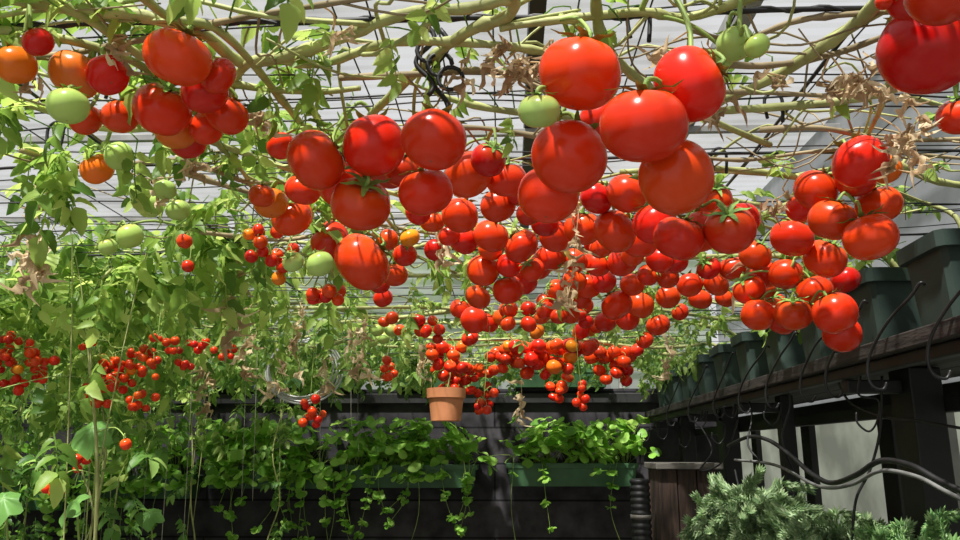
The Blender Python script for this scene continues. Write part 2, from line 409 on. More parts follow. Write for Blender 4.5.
# fruit known to hang nearer than the rest of its truss: camera distance in metres
NEARER = {(539, 111): .80, (320, 264): .95, (293, 262): 1.05, (757, 46): .84, (68, 106): .82}
REG = [
 (448,352,36,28,15,13,.07,'r',0),(458,376,24,46,20,12,.068,'r',0),(480,388,14,46,14,10.5,.06,'r',0),(524,352,32,30,15,14,.07,'r',0),(556,352,34,34,17,15,.07,'r',0),
 (500,356,18,18,6,14,.07,'r',0),(580,336,24,22,8,16,.07,'r',0),(556,386,18,24,8,11,.06,'r',0),(614,360,32,32,17,15,.07,'r',0),
 (600,245,30,14,2,24,.07,'r',0),(510,258,20,20,3,26,.07,'r',0),(530,208,30,20,3,30,.07,'d',0),(562,296,18,28,7,20,.07,'r',0),
 (432,324,16,24,6,13,.07,'r',0),(765,300,20,20,3,24,.07,'r',0),
 (582,310,14,18,4,18,.07,'r',0),(520,315,14,16,4,18,.07,'r',0),
 (28,352,50,34,22,9.5,.028,'r',1),(22,376,38,26,16,9.5,.028,'r',1),(118,362,34,34,20,9,.028,'r',1),(140,385,30,46,18,9,.028,'r',1),(95,394,24,22,12,9.5,.028,'r',1),(152,350,30,24,9,9,.027,'r',1),(190,355,50,24,16,8.5,.027,'r',1),
 (262,245,22,30,8,14,.032,'r',1),(280,262,20,24,7,14,.032,'r',1),(325,292,30,14,6,15,.032,'r',1),(185,238,8,8,1,15,.032,'r',1),(187,262,8,8,1,14,.032,'r',1),
 (314,410,18,20,9,9,.03,'r',1),(385,368,18,18,8,9,.035,'r',1),(63,491,18,6,3,12,.03,'r',1),(84,467,12,12,3,11,.03,'r',1),(126,443,6,4,1,13,.03,'o',1),
 (225,354,14,12,6,8,.027,'r',1),(582,392,8,26,7,9,.03,'r',1),(482,400,12,14,4,9,.03,'r',1),
]
T = []
clusters = []
for ci, cl in enumerate(BIG):
    deps = []
    for (x, y, d, c) in cl:
        dd = .076 * F / d
        if d < 34 and c == 'g': dd = .06 * F / d
        deps.append(dd)
    md = sorted(deps)[len(deps) // 2]
    ids = []
    for (x, y, d, c), dd in zip(cl, deps):
        dep = .45 * dd + .55 * md
        dep = NEARER.get((x, y), dep)
        r = ray(x, y); cap = .455 / max(r.z, .02)
        dep = min(dep, cap, 4.6)
        ids.append(len(T)); T.append(dict(p=at(x, y, dep), r=d * dep / F / 2 / .985, c=c, man=1, ch=0, px=d))
    clusters.append(ids)
for (cx, cy, w, h, n, dpx, D, c, ch) in REG:
    dep = D * F / dpx; r = ray(cx, cy); dep = min(dep, .44 / max(r.z, .02) if r.z > .02 else 9, 4.55)
    ctr = at(cx, cy, dep); s = dep / F; ids = []
    for k in range(n):
        u = rnd.uniform(-.55, .55); tp = .55 + .85 * (u + .55)
        a = Vector((rnd.gauss(0, .32) * w * s * tp, rnd.gauss(0, .3) * max(w, h) * s * .8 * tp, u * h * s))
        ids.append(len(T)); cc = c
        if rnd.random() < .06: cc = 'o'
        elif rnd.random() < .2: cc = 'd'
        T.append(dict(p=ctr + a, r=rnd.uniform(.4, .55) * dpx * dep / F, c=cc, man=0, ch=ch, px=dpx))
    clusters.append(ids)
Pn = np.array([tuple(t['p']) for t in T]); Rn = np.array([t['r'] for t in T]); Man = np.array([t['man'] for t in T])
camv = np.array(tuple(CAM))
for it in range(140):
    D_ = Pn[:, None] - Pn[None]; dist = np.linalg.norm(D_, axis=2) + 1e-9
    ov = (Rn[:, None] + Rn[None]) * .975 - dist; np.fill_diagonal(ov, -1)
    ov = np.clip(ov, 0, None)
    if ov.max() < 5e-4: break
    disp = (D_ / dist[..., None] * ov[..., None] * .5).sum(1)
    rd = Pn - camv; rd /= np.linalg.norm(rd, axis=1)[:, None]
    along = (disp * rd).sum(1)[:, None] * rd; lat = disp - along
    disp = np.where(Man[:, None] == 1, along * 1.5 + np.sign((disp * rd).sum(1))[:, None] * rd * np.linalg.norm(lat, axis=1)[:, None] * .5 + lat * .3, disp)
    Pn = Pn + disp
    Pn[:, 1] = np.minimum(Pn[:, 1], 4.8 - Rn)
    lim = NETZ - .01 - Rn * .95
    Pn[:, 2] = np.minimum(Pn[:, 2], lim)
for k, t in enumerate(T): t['p'] = Vector(Pn[k])
def hides_fruit(p, s):
    """leaf would sit in the open gap just in front of a fruit truss"""
    d = Vector(p) - CAM; L_ = d.length; u = np.array(tuple(d / L_))
    w = Pn - camv; al = w @ u; perp = np.linalg.norm(w - al[:, None] * u, axis=1)
    return bool(np.any((al > L_ - .02) & (perp * (L_ / np.maximum(al, .1)) < Rn * (L_ / np.maximum(al, .1)) + s * .42)))

# ------------------------------------------------------------ vines
class Vine: pass
VINES = []
def make_vine(pts, r0, r1, label, nleaf=0, ls=(.10, .17), lmat=None, sub=6, down=.7, lrange=(0, 1), spread=.05, shoots=0, dry=False, keep=.05):
    v = Vine(); v.base = Vector(pts[0]); v.e = empty('tomato_vine', v.base)
    meta(v.e, label, 'plant', 'tomato vines')
    mb = MB(); v.path = tube(mb, pts, r0, r1, seg=8, sub=sub, knob=.13)
    n = len(v.path)
    for _ in range(shoots):
        p = v.path[int(rnd.uniform(.1, 1) * (n - 1))]; a = rnd.uniform(0, 6.28); L_ = rnd.uniform(.12, .4); q = [p]
        for k in range(3):
            a += rnd.uniform(-.6, .6); z = NETZ + rnd.uniform(-.03, .05)
            nx = q[-1] + Vector((math.cos(a) * L_ / 3, math.sin(a) * L_ / 3, 0)); nx.z = z; nx.y = min(nx.y, 4.9); nx.x = min(nx.x, 1.2); q.append(nx)
        tube(mb, q, r1 * .6, r1 * .35, 5, 4)
    obj(mb, 'stem', M_dstem if dry else M_stem, v.e)
    v.leaf = MB(); v.lmat = lmat or M_leafA
    for _ in range(nleaf):
        k = int(rnd.uniform(*lrange) * (n - 1)); p = v.path[k]
        d = Vector((rnd.uniform(-1, 1), rnd.uniform(-1, 1), rnd.uniform(-down * 1.6, .6))).normalized()
        s = rnd.uniform(*ls)
        off = Vector((rnd.gauss(0, spread), rnd.gauss(0, spread), rnd.gauss(0, spread * .5)))
        q = p + off
        if q.y + d.y * s > 4.9 or q.x + d.x * s > 1.25: continue
        if hides_fruit(q + d * s * .5, s) and rnd.random() > keep: continue
        if off.length > .01: tube(v.leaf, [p, p.lerp(q, .5) + Vector((0, 0, .01)), q], .0013, .001, 4, 2)
        place(v.leaf, rnd.choice(TL), q, d, s, rnd.uniform(-.6, .6))
    VINES.append(v); return v
def NP(lst, dz=0.0):
    return [on_net(x, y, .5 + dz + rnd.uniform(-.008, .012)) for x, y in lst]
LB = 'pale green tomato vine stem trained along the overhead wires'
make_vine(NP([(-60, -20), (40, 3), (130, 14), (200, 32), (242, 62), (300, 52), (345, 36), (405, 14), (470, 8), (520, -6)]), .0082, .0066, LB, 16, (.08, .13), shoots=5, spread=.06, lrange=(0, .6))
make_vine(NP([(215, 120), (250, 62), (320, 64), (385, 44), (450, 42), (520, 48), (575, 58)]), .0064, .005, LB, 5, (.06, .10), shoots=4, spread=.06)
make_vine(NP([(505, -40), (512, 12), (470, 30), (430, 60), (395, 92), (370, 115)]), .0078, .0056, LB, 3, (.06, .1), shoots=3)
make_vine(NP([(600, -40), (596, 5), (606, 45), (640, 80), (700, 115), (770, 145)]), .007, .005, LB, 3, (.06, .1), shoots=3)
make_vine(NP([(900, -25), (862, 18), (815, 52), (765, 82), (715, 104), (660, 130)]), .0082, .0055, LB, 3, (.06, .1), shoots=4)
make_vine(NP([(1010, 75), (930, 80), (860, 98), (790, 106), (700, 112), (600, 118), (500, 110), (440, 96)]), .007, .0045, LB, 5, (.06, .10), shoots=6)
make_vine(NP([(1010, 190), (940, 182), (880, 162), (820, 178), (760, 172), (700, 168), (620, 172)]), .0075, .005, LB, 6, (.07, .11), shoots=5)
make_vine(NP([(-40, 96), (30, 105), (100, 128), (170, 130), (235, 150), (300, 172), (380, 190), (450, 210)]), .006, .004, LB, 56, (.09, .14), shoots=6, spread=.08)
make_vine(NP([(-60, 40), (0, 30), (60, 38), (130, 60), (180, 95), (215, 140), (245, 175), (262, 205)]), .0056, .004, LB, 50, (.08, .13), shoots=5, spread=.08)
make_vine(NP([(120, -30), (165, 15), (225, 35), (290, 110), (330, 160), (370, 200), (400, 235)]), .006, .004, LB, 26, (.08, .13), shoots=5, spread=.07)
make_vine(NP([(-50, 5), (20, -8), (90, 20), (150, 60), (240, 85), (310, 92), (360, 88)]), .006, .004, LB, 24, (.08, .13), shoots=5, spread=.08)
make_vine(NP([(840, -40), (700, 15), (640, 12), (560, 20), (500, 28)]), .006, .0042, LB, 3, (.06, .1), shoots=4)
make_vine(NP([(980, -60), (945, -20), (910, 0), (890, 30), (890, 80), (870, 130), (850, 155)]), .006, .004, LB, 4, (.06, .1), shoots=4)
make_vine(NP([(500, 260), (560, 215), (620, 190), (700, 195), (760, 205)]), .0068, .0045, LB, 10, (.07, .11), shoots=5)
make_vine(NP([(800, 200), (740, 225), (690, 240), (640, 250), (560, 262), (480, 268)]), .0075, .0055, LB, 14, (.08, .13), shoots=5)
DB = 'dry tan tomato vine stem tangled along the overhead wires'
make_vine(NP([(700, 60), (760, 66), (830, 55), (905, 30), (1000, 10)]), .005, .0035, DB, 0, shoots=7, dry=True)
make_vine(NP([(340, 78), (420, 74), (500, 72), (560, 95), (640, 98), (730, 92), (830, 96)]), .0045, .003, DB, 0, shoots=9, dry=True)
make_vine(NP([(180, 172), (240, 190), (300, 205), (380, 225), (480, 238), (560, 232)]), .0055, .0035, DB, 12, shoots=9, dry=True)
make_vine(NP([(760, 130), (820, 128), (890, 140), (990, 138)]), .005, .0035, DB, 0, shoots=8, dry=True)
make_vine(NP([(20, 150), (90, 168), (180, 160), (250, 182), (330, 178)]), .005, .0035, DB, 14, shoots=8, dry=True)
make_vine(NP([(200, 232), (280, 240), (360, 232), (430, 262), (520, 300)]), .006, .0035, DB, 22, shoots=9, dry=True)
make_vine(NP([(960, 5), (880, 12), (800, 20), (740, 40), (690, 30)]), .0045, .003, DB, 0, shoots=6, dry=True)
make_vine(NP([(-30, 60), (60, 55), (140, 40), (230, 20), (320, 5), (420, -10)]), .0045, .003, DB, 0, shoots=9, dry=True)
make_vine(NP([(400, 130), (480, 128), (560, 140), (640, 150), (740, 160), (840, 150), (980, 160)]), .0045, .003, DB, 0, shoots=10, dry=True)
POTY = [1.30, 1.64, 1.98, 2.32, 2.66, 3.0, 3.34, 3.68, 4.02, 4.36, 4.7]
for i, y in enumerate(POTY[2:]):
    yy = y; pts = [(1.0, y, 1.84), (.95, y, NETZ + .0)]
    x = .8
    while x > (-2.1 if y > 2.4 else -.9):
        yy += rnd.uniform(-.16, .12); pts.append((x, yy if yy < 4.8 else 4.75, NETZ + rnd.uniform(-.02, .045))); x -= rnd.uniform(.2, .34)
    make_vine(pts, .008, .0055, 'green tomato vine climbing from a shelf pot across the wires', 14 + int(20 * y), (.09, .15), M_leafB if y > 3 else M_leafA, 5, .8, (.05, 1), .10, shoots=10, keep=.12)
for i, x0 in enumerate((-2.6, -1.9, -1.2, -.5, .1)):
    pts = [(x0, 4.6 + rnd.uniform(-.1, .1), WT + .13)]
    for k in range(5): pts.append((x0 + .16 * (k + 1), 4.55 + rnd.uniform(-.15, .15), 1.97 + .02 * k + rnd.uniform(-.03, .1)))
    make_vine(pts, .006, .004, 'leafy tomato vine crowding the back row of wires', 74, (.11, .19), M_leafB, 5, .9, (0, 1), .14, shoots=6, keep=.2)
LP = [(-1.05, 1.95), (-1.5, 2.1), (-1.9, 2.3), (-1.4, 2.7), (-2.05, 2.9), (-1.7, 3.2), (-2.4, 3.3), (-1.95, 3.7), (-2.5, 3.9), (-2.9, 4.1), (-2.15, 4.35), (-2.7, 4.45), (-1.65, 4.1), (-3.05, 3.5), (-1.3, 4.4)]
for (x, y) in LP:
    pts = [(x, y, .32)]
    for z in (.6, .9, 1.15, 1.4, 1.65, 1.85):
        pts.append((x + rnd.uniform(-.04, .04), y + rnd.uniform(-.05, .05), z))
    pts.append((x + .15, y + .02, NETZ + .03)); pts.append((x + .45, y + rnd.uniform(-.1, .1), NETZ + .04)); pts.append((x + .8, min(y + rnd.uniform(-.15, .15), 4.6), NETZ + .03))
    v = make_vine(pts, .0045, .0032, 'tall leafy tomato plant climbing to the overhead wires', 78, (.12, .20), M_leafB if y > 3 else M_leafA, 5, .9, (.53, 1), .13, shoots=3, keep=.12)
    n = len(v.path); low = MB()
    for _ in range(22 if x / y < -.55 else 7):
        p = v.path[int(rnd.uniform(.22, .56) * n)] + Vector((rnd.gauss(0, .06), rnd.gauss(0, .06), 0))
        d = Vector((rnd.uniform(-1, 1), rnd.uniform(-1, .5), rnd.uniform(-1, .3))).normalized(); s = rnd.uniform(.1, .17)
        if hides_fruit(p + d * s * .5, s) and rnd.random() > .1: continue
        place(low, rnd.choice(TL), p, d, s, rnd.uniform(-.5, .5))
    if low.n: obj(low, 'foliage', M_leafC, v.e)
    mb = MB()
    ring = [(.12, 0), (.15, .28), (.165, .28), (.165, .32), (.145, .32), (.14, .27)]
    V = []; Fc = []
    for rr_, z in ring:
        for k in range(20): V.append((x + rr_ * math.cos(k * math.pi / 10), y + rr_ * math.sin(k * math.pi / 10), z))
    for a in range(len(ring) - 1):
        for k in range(20): Fc.append((a * 20 + k, a * 20 + (k + 1) % 20, (a + 1) * 20 + (k + 1) % 20, (a + 1) * 20 + k))
    Fc.append(tuple(range(20))[::-1]); mb.add(V, Fc)
    e = empty('flower_pot', (x, y, 0)); meta(e, 'round dark green plastic pot holding a tomato plant', 'pot', 'floor pots')
    obj(mb, 'pot_body', M_pot, e)
    mb = MB(); V = [(x, y, .31)] + [(x + .143 * math.cos(k * math.pi / 10), y + .143 * math.sin(k * math.pi / 10), .29) for k in range(20)]
    mb.add(V, [(0, 1 + k, 1 + (k + 1) % 20) for k in range(20)]); obj(mb, 'soil', M_soil, e)

ALLP = np.array([tuple(p) for v in VINES for p in v.path]); OWN = [v for v in VINES for p in v.path]
def nearest(p):
    d = np.linalg.norm(ALLP - np.array(tuple(p)), axis=1); k = int(d.argmin()); return Vector(ALLP[k]), OWN[k]

# ------------------------------------------------------------ tomatoes
def tomato_mesh(name, lobes, amp, obl, nu=40, nv=24):
    V = [(0, 0, obl * 1.0 - .16)]
    for j in range(1, nv):
        ph = math.pi * j / nv
        for i in range(nu):
            th = 2 * math.pi * i / nu
            r = math.sin(ph) ** .88 * (1 + amp * math.cos(lobes * th + .4 * math.sin(th)) * (.35 + .65 * max(0, math.cos(ph))))
            z = obl * math.cos(ph) - .16 * math.exp(-(ph / .33) ** 2) + .025 * math.exp(-((math.pi - ph) / .2) ** 2)
            V.append((r * math.cos(th), r * math.sin(th), z))
    V.append((0, 0, -obl + .02)); Fc = []
    for i in range(nu): Fc.append((0, 1 + i, 1 + (i + 1) % nu))
    for j in range(nv - 2):
        for i in range(nu):
            a = 1 + j * nu; Fc.append((a + i, a + nu + i, a + nu + (i + 1) % nu, a + (i + 1) % nu))
    a = 1 + (nv - 2) * nu; e = len(V) - 1
    for i in range(nu): Fc.append((a + i, e, a + (i + 1) % nu))
    mb = MB(); mb.add(V, Fc); return mb.mesh(name, M_tom)
TM = [tomato_mesh('tomato_body_a', 5, .03, .85), tomato_mesh('tomato_body_b', 6, .04, .82), tomato_mesh('tomato_body_c', 4, .025, .89)]
CM = [tomato_mesh('cherry_body', 3, .0, .97, 20, 12)]
def calyx_mesh():
    mb = MB()
    for k in range(6):
        a = k * math.pi / 3 + rnd.uniform(-.15, .15); c, s = math.cos(a), math.sin(a)
        pr = [(.03, .07, .74), (.2, .12, .80), (.45, .11, .87), (.72, .07, .82), (.95, .0, .78 + rnd.uniform(-.05, .18))]
        V = []
        for r, w, z in pr: V += [(r * c - w * s, r * s + w * c, z), (r * c, r * s, z - .02), (r * c + w * s, r * s - w * c, z)]
        Fc = []
        for i in range(4):
            for q in (0, 1): Fc.append((i * 3 + q, i * 3 + q + 1, i * 3 + q + 4, i * 3 + q + 3))
        mb.add(V, Fc)
    tube(mb, [(0, 0, .7), (.02, 0, .9), (.05, .02, 1.05)], .075, .06, 6, 3)
    return mb.mesh('calyx', M_calyx)
CAL = calyx_mesh()
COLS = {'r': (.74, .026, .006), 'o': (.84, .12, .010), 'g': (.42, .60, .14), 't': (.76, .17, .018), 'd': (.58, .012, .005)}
LAB = {'r': 'glossy ripe red tomato hanging in a truss under the trellis', 'd': 'deep red tomato tucked inside a hanging truss', 'o': 'orange-red half ripe tomato hanging from the overhead vine', 'g': 'pale green unripe tomato hanging from the vine', 't': 'orange tomato still ripening to red on the vine'}
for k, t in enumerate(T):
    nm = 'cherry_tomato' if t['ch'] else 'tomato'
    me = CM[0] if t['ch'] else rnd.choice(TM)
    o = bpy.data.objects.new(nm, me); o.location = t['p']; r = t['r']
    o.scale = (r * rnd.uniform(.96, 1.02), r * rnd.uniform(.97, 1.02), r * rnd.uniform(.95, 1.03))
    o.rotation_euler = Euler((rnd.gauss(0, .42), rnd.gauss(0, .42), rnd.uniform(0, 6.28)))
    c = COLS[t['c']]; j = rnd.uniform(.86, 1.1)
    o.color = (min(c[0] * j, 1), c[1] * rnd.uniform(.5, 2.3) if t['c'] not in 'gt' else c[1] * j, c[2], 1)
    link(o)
    if t['ch']: meta(o, 'small red cherry tomato in a hanging cluster' if t['c'] != 'o' else 'small orange cherry tomato in a hanging cluster', 'tomato', 'cherry tomatoes')
    else: meta(o, LAB[t['c']], 'tomato', 'hanging tomatoes')
    t['top'] = t['p'] + (o.rotation_euler.to_matrix() @ Vector((.04, .02, 1.0))) * r
    if not t['ch'] and t['px'] >= 17:
        c_ = bpy.data.objects.new('calyx', CAL); link(c_); c_.parent = o
for ids in clusters:
    ts = sorted([T[i] for i in ids], key=lambda t: -t['p'].z)
    small = ts[0]['px'] < 17
    c = sum((t['p'] for t in ts), Vector()) / len(ts)
    topz = ts[0]['top'].z
    a0, v = nearest(Vector((c.x, c.y, min(NETZ, max(topz, c.z)))))
    rr_ = .0018 if small else .0038
    spine = [a0, Vector((a0.x * .4 + c.x * .6, a0.y * .4 + c.y * .6, max(min(a0.z + .01, NETZ + .03), topz)))]
    n = max(2, len(ts) // 3); zb = ts[-1]['top'].z
    for k in range(n):
        z = topz + (zb - topz) * (k + .5) / n
        near = sorted(ts, key=lambda t: abs(t['top'].z - z))[:3]
        q = sum((t['top'] for t in near), Vector()) / len(near)
        spine.append(Vector((q.x * .6 + c.x * .4, q.y * .6 + c.y * .4, z + .005)))
    sm = MB(); P = tube(sm, spine, rr_, rr_ * .6, 6, 5)
    for t in ts:
        q = min(P, key=lambda p: (p - t['top']).length + (.03 if p.z < t['top'].z - .01 else 0))
        m = q.lerp(t['top'], .6) + Vector((0, 0, .012))
        tube(sm, [q, m, t['top'], t['p'].lerp(t['top'], .66)], rr_ * .7, rr_ * .6, 5, 4)
    obj(sm, 'fruit_stalk', M_stemthin, v.e)

# ------------------------------------------------------------ withered leaves hanging
for (px, py, ln, n) in [(45,165,110,24),(38,200,60,12),(498,42,36,14),(530,45,30,12),(515,52,34,12),(550,40,26,6),(858,62,26,12),(842,70,22,8),(905,85,56,18),(893,120,36,11),(875,72,20,8),(570,190,110,22),(197,132,40,10),(235,250,90,18),(250,300,70,14),(280,330,60,12),(352,320,50,12),(425,345,40,8),(700,98,24,5),(830,68,26,6),(915,130,30,8),(210,330,70,14),(665,330,40,10),(365,310,60,12),(520,355,60,10),(30,40,40,6),(745,250,40,8),(160,170,30,6),(880,45,20,6),(720,92,20,5),(780,180,24,6),(445,225,30,8),(340,20,24,6),(660,50,20,5),(780,62,20,5),(460,60,24,6),(120,30,30,6),(260,95,30,7),(300,300,70,12),(330,335,50,10)]:
    a = on_net(px, py)
    if a.y > 4.5: a = at(px, py, 4.3)
    q, v = nearest(a); s = (a - CAM).length / F
    dm = MB()
    pts = [q, a.lerp(q, .3)] if (q - a).length > .03 else [q]
    for k in range(4): pts.append(a + Vector((rnd.uniform(-.014, .014), rnd.uniform(-.02, .02), -ln * s * (k + 1) / 4)))
    P = tube(dm, pts, .0015, .001, 4, 4)
    for _ in range(n):
        p = rnd.choice(P[len(P) // 4:])
        place(dm, rnd.choice(DL), p, (rnd.uniform(-1, 1), rnd.uniform(-.8, .8), rnd.uniform(-1.2, -.2)), rnd.uniform(12, 24) * s * (1.0 if s < .003 else .75), rnd.uniform(-3, 3))
    o = obj(dm, 'withered_leaf', M_dry, v.e); o['label'] = 'dry tan papery curled leaves'
for v in VINES:
    if v.leaf.n: obj(v.leaf, 'foliage', v.lmat, v.e)

# ------------------------------------------------------------ twines
for (x, y, zb) in [(-1.62, 3.0, .9), (-1.2, 2.9, 1.1), (-2.3, 3.6, .9), (-1.3, 3.8, 1.2), (-1.05, 4.3, 1.3), (-.9, 4.6, 1.4), (-2.15, 2.6, 1.0), (-1.45, 3.3, 1.0), (-1.15, 3.5, 1.2), (-1.95, 4.2, 1.0), (-.8, 3.9, 1.5)]:
    mb = MB(); tube(mb, [(x, y, NETZ + .025), (x + .01, y, 1.6), (x + .02, y + .01, zb)], .0012, seg=5)
    o = obj(mb, 'twine', M_twine); meta(o, 'pale support twine hanging from the trellis wires', 'string', 'support twines')

# ------------------------------------------------------------ right shelf
sh = empty('shelf', (1.05, 3.0, 0)); meta(sh, 'black wooden wall shelf on posts carrying dark plant pots', 'shelf')
mb = MB()
for k in range(3): box(mb, (.83 + k * .155, 1.0, 1.615), (.83 + k * .155 + .148, 4.95, 1.65))
o = obj(mb, 'shelf_board', M_darkwood, sh, False); bevel(o, .003)
boxobj('rail', (.85, 1.0, 1.585), (.88, 4.95, 1.613), M_blackpaint, sh)
boxobj('rail', (1.08, 1.0, 1.50), (1.11, 4.95, 1.54), M_blackpaint, sh)
for y, hw in ((1.15, .05), (2.06, .055), (3.0, .03), (3.85, .05), (4.75, .05)):
    boxobj('post', (1.0, y - hw, 0), (1.08 if hw > .035 else 1.05, y + hw, 1.612), M_blackpaint, sh)
    boxobj('bracket', (.86, y - .02, 1.55), (.999, y + .02, 1.584), M_blackpaint, sh)
def square_pot(cx, cy, zb, w, h, rot=0):
    e = empty('plant_pot', (cx, cy, zb))
    rings = [(.80, 0), (.94, h * .82), (1.08, h * .825), (1.10, h), (.98, h), (.93, h * .8)]
    V = []; nn = 48; Fc = []
    for s, z in rings:
        for k in range(nn):
            a = 2 * math.pi * (k + .5) / nn; c, s2 = math.cos(a), math.sin(a)
            p = 14; q = (abs(c) ** p + abs(s2) ** p) ** (-1 / p)
            V.append((c * q * s * w / 2, s2 * q * s * w / 2, z))
    for a in range(len(rings) - 1):
        for k in range(nn): Fc.append((a * nn + k, a * nn + (k + 1) % nn, (a + 1) * nn + (k + 1) % nn, (a + 1) * nn + k))
    Fc.append(tuple(range(nn))[::-1])
    V = [tuple(Matrix.Rotation(rot, 3, 'Z') @ Vector(v) + Vector((cx, cy, zb))) for v in V]
    mb = MB(); mb.add(V, Fc); b = obj(mb, 'pot_body', M_pot, e, True)
    m = b.modifiers.new('e', 'EDGE_SPLIT'); m.split_angle = rad(28)
    mb = MB(); k2 = [(a[0], a[1], zb + h * .82) for a in V[-nn:]]; mb.add(k2, [tuple(range(nn))]); obj(mb, 'soil', M_soil, e)
    return e
for i, y in enumerate(POTY):
    e = square_pot(.965, y, 1.651, .185, .19 if i else .225, rnd.uniform(-.06, .06)); meta(e, 'square dark green plastic pot on the black shelf', 'pot', 'pots on the shelf')
for i, y in enumerate(POTY):
    if i < 2:
        mb = MB(); P = tube(mb, [(.97, y, 1.80), (.97, y + .02, 1.9), (.9, y + .05, 1.95), (.75, y - .1, 1.93), (.6, y - .2, 1.92)], .006, .004, 7)
        e = empty('tomato_vine', (.97, y, 1.80)); meta(e, 'tomato vine growing out of a shelf pot', 'plant', 'tomato vines'); obj(mb, 'stem', M_stem, e)
        ml = MB()
        for _ in range(5): place(ml, rnd.choice(TL), rnd.choice(P), (rnd.uniform(-1, 1), rnd.uniform(-1, 1), rnd.uniform(-.6, .6)), rnd.uniform(.06, .1))
        obj(ml, 'foliage', M_leafB, e)
for y in (1.52, 1.78, 2.02, 2.2, 2.5, 2.8, 3.15, 3.6, 4.1):
    mb = MB(); k = rnd.uniform(.6, 1.05); dy = rnd.uniform(.09, .16)
    pts = [(.870, y - dy, 1.655 + .115 * k), (.86, y - dy, 1.655 + .12 * k), (.85, y - dy * .85, 1.655 + .09 * k), (.83, y - dy * .5, 1.69), (.815, y - .03, 1.65), (.805, y, 1.61), (.802, y + .01, 1.57), (.812, y + .01, 1.545), (.832, y + .01, 1.54), (.842, y + .01, 1.555)]
    tube(mb, pts, .0034, .0034, 7, 5); o = obj(mb, 'wire_hook', M_metal)
    meta(o, 'bent dark wire hook clipped over the shelf edge', 'hook', 'wire hooks on the shelf')
for (px, py, d) in [(668, 425, 4.2), (690, 432, 3.9), (707, 410, 3.5), (725, 425, 3.2), (878, 400, 1.9), (650, 428, 4.5), (780, 402, 2.6), (738, 398, 3.0)]:
    mb = MB(); p = at(px, py, d)
    pts = [Vector((.86, p.y, 1.585)), Vector((.85, p.y, 1.54)), p + Vector((.0, 0, 0)), p + Vector((-.008, 0, -.05)), p + Vector((-.03, 0, -.075)), p + Vector((-.055, 0, -.055)), p + Vector((-.055, 0, -.03))]
    tube(mb, pts, .0026, .0026, 6, 5); o = obj(mb, 'hanging_hook', M_metal); meta(o, 'thin dark hook dangling below the shelf', 'hook', 'hooks below the shelf')

# ------------------------------------------------------------ hoses
def hose(pts, r, mat, label, name='hose'):
    mb = MB(); tube(mb, pts, r, r, 9, 8); o = obj(mb, name, mat); meta(o, label, 'hose', 'irrigation hoses'); return o
hose([at(728, 446, 3.1), at(748, 437, 2.75), at(768, 440, 2.5), at(790, 455, 2.3), at(812, 474, 2.1), at(832, 483, 2.0), at(856, 475, 1.87), at(880, 461, 1.77), at(910, 465, 1.66), at(940, 481, 1.58), at(980, 499, 1.5), at(1030, 519, 1.4)], .0066, M_black, 'thick black irrigation hose looping below the shelf')
hose([at(735, 460, 2.9), at(775, 465, 2.5), at(818, 486, 2.15), at(850, 485, 1.97), at(880, 471, 1.82), at(915, 476, 1.7), at(945, 491, 1.6), at(980, 508, 1.52), at(1030, 530, 1.4)], .0048, M_greyhose, 'grey hose sagging beside the black hose')
hose([at(744, 384, 2.9), at(752, 415, 2.8), at(748, 445, 2.7), at(765, 470, 2.6), at(742, 488, 2.6), at(735, 470, 2.7)], .0034, M_black, 'thin black drip tube looped below the shelf')
hose([at(838, 382, 2.1), at(850, 402, 2.1), at(880, 416, 1.95), at(912, 420, 1.8), at(960, 428, 1.7)], .0034, M_black, 'thin black drip tube strung between the posts')
hose([at(882, 376, 1.95), at(880, 430, 1.92), at(870, 470, 1.9), at(856, 500, 1.9), at(852, 545, 1.9)], .0034, M_black, 'thin black drip tube hanging along a post')
hose([at(700, 425, 3.5), at(712, 450, 3.3), at(700, 470, 3.3), at(722, 462, 3.2), at(738, 420, 3.0)], .0034, M_black, 'thin black drip tube looped below the shelf')
hose([at(785, 375, 2.5), at(790, 405, 2.5), at(782, 440, 2.5), at(795, 478, 2.5), at(790, 510, 2.5)], .0034, M_black, 'thin black drip tube hanging below the shelf')

# ------------------------------------------------------------ wall planters with strawberries
def planter(x0, x1, yb, zt, h=.135, dep=.18, label='', mat=M_planter, name='planter_box'):
    e = empty(name, ((x0 + x1) / 2, yb - dep / 2, zt - h)); cx = (x0 + x1) / 2; w = (x1 - x0) / 2; cy = yb - dep / 2
    V = []; Fc = []
    for s, t, z in ((.93, .8, zt - h), (.97, .95, zt - .03), (1, 1.0, zt - .03), (1, 1.0, zt), (.965, .88, zt), (.95, .84, zt - .03)):
        V += [(cx - w * s, cy - dep / 2 * t, z), (cx + w * s, cy - dep / 2 * t, z), (cx + w * s, cy + dep / 2 * t, z), (cx - w * s, cy + dep / 2 * t, z)]
    for a in range(5):
        for k in range(4): Fc.append((a * 4 + k, a * 4 + (k + 1) % 4, a * 4 + 4 + (k + 1) % 4, a * 4 + 4 + k))
    Fc.append((3, 2, 1, 0)); mb = MB(); mb.add(V, Fc)
    b = obj(mb, 'planter_body', mat, e, False); bevel(b, .004)
    mb = MB(); mb.add(V[-4:], [(0, 1, 2, 3)]); obj(mb, 'soil', M_soil, e, False)
    meta(e, label, 'planter', 'planter boxes'); return e
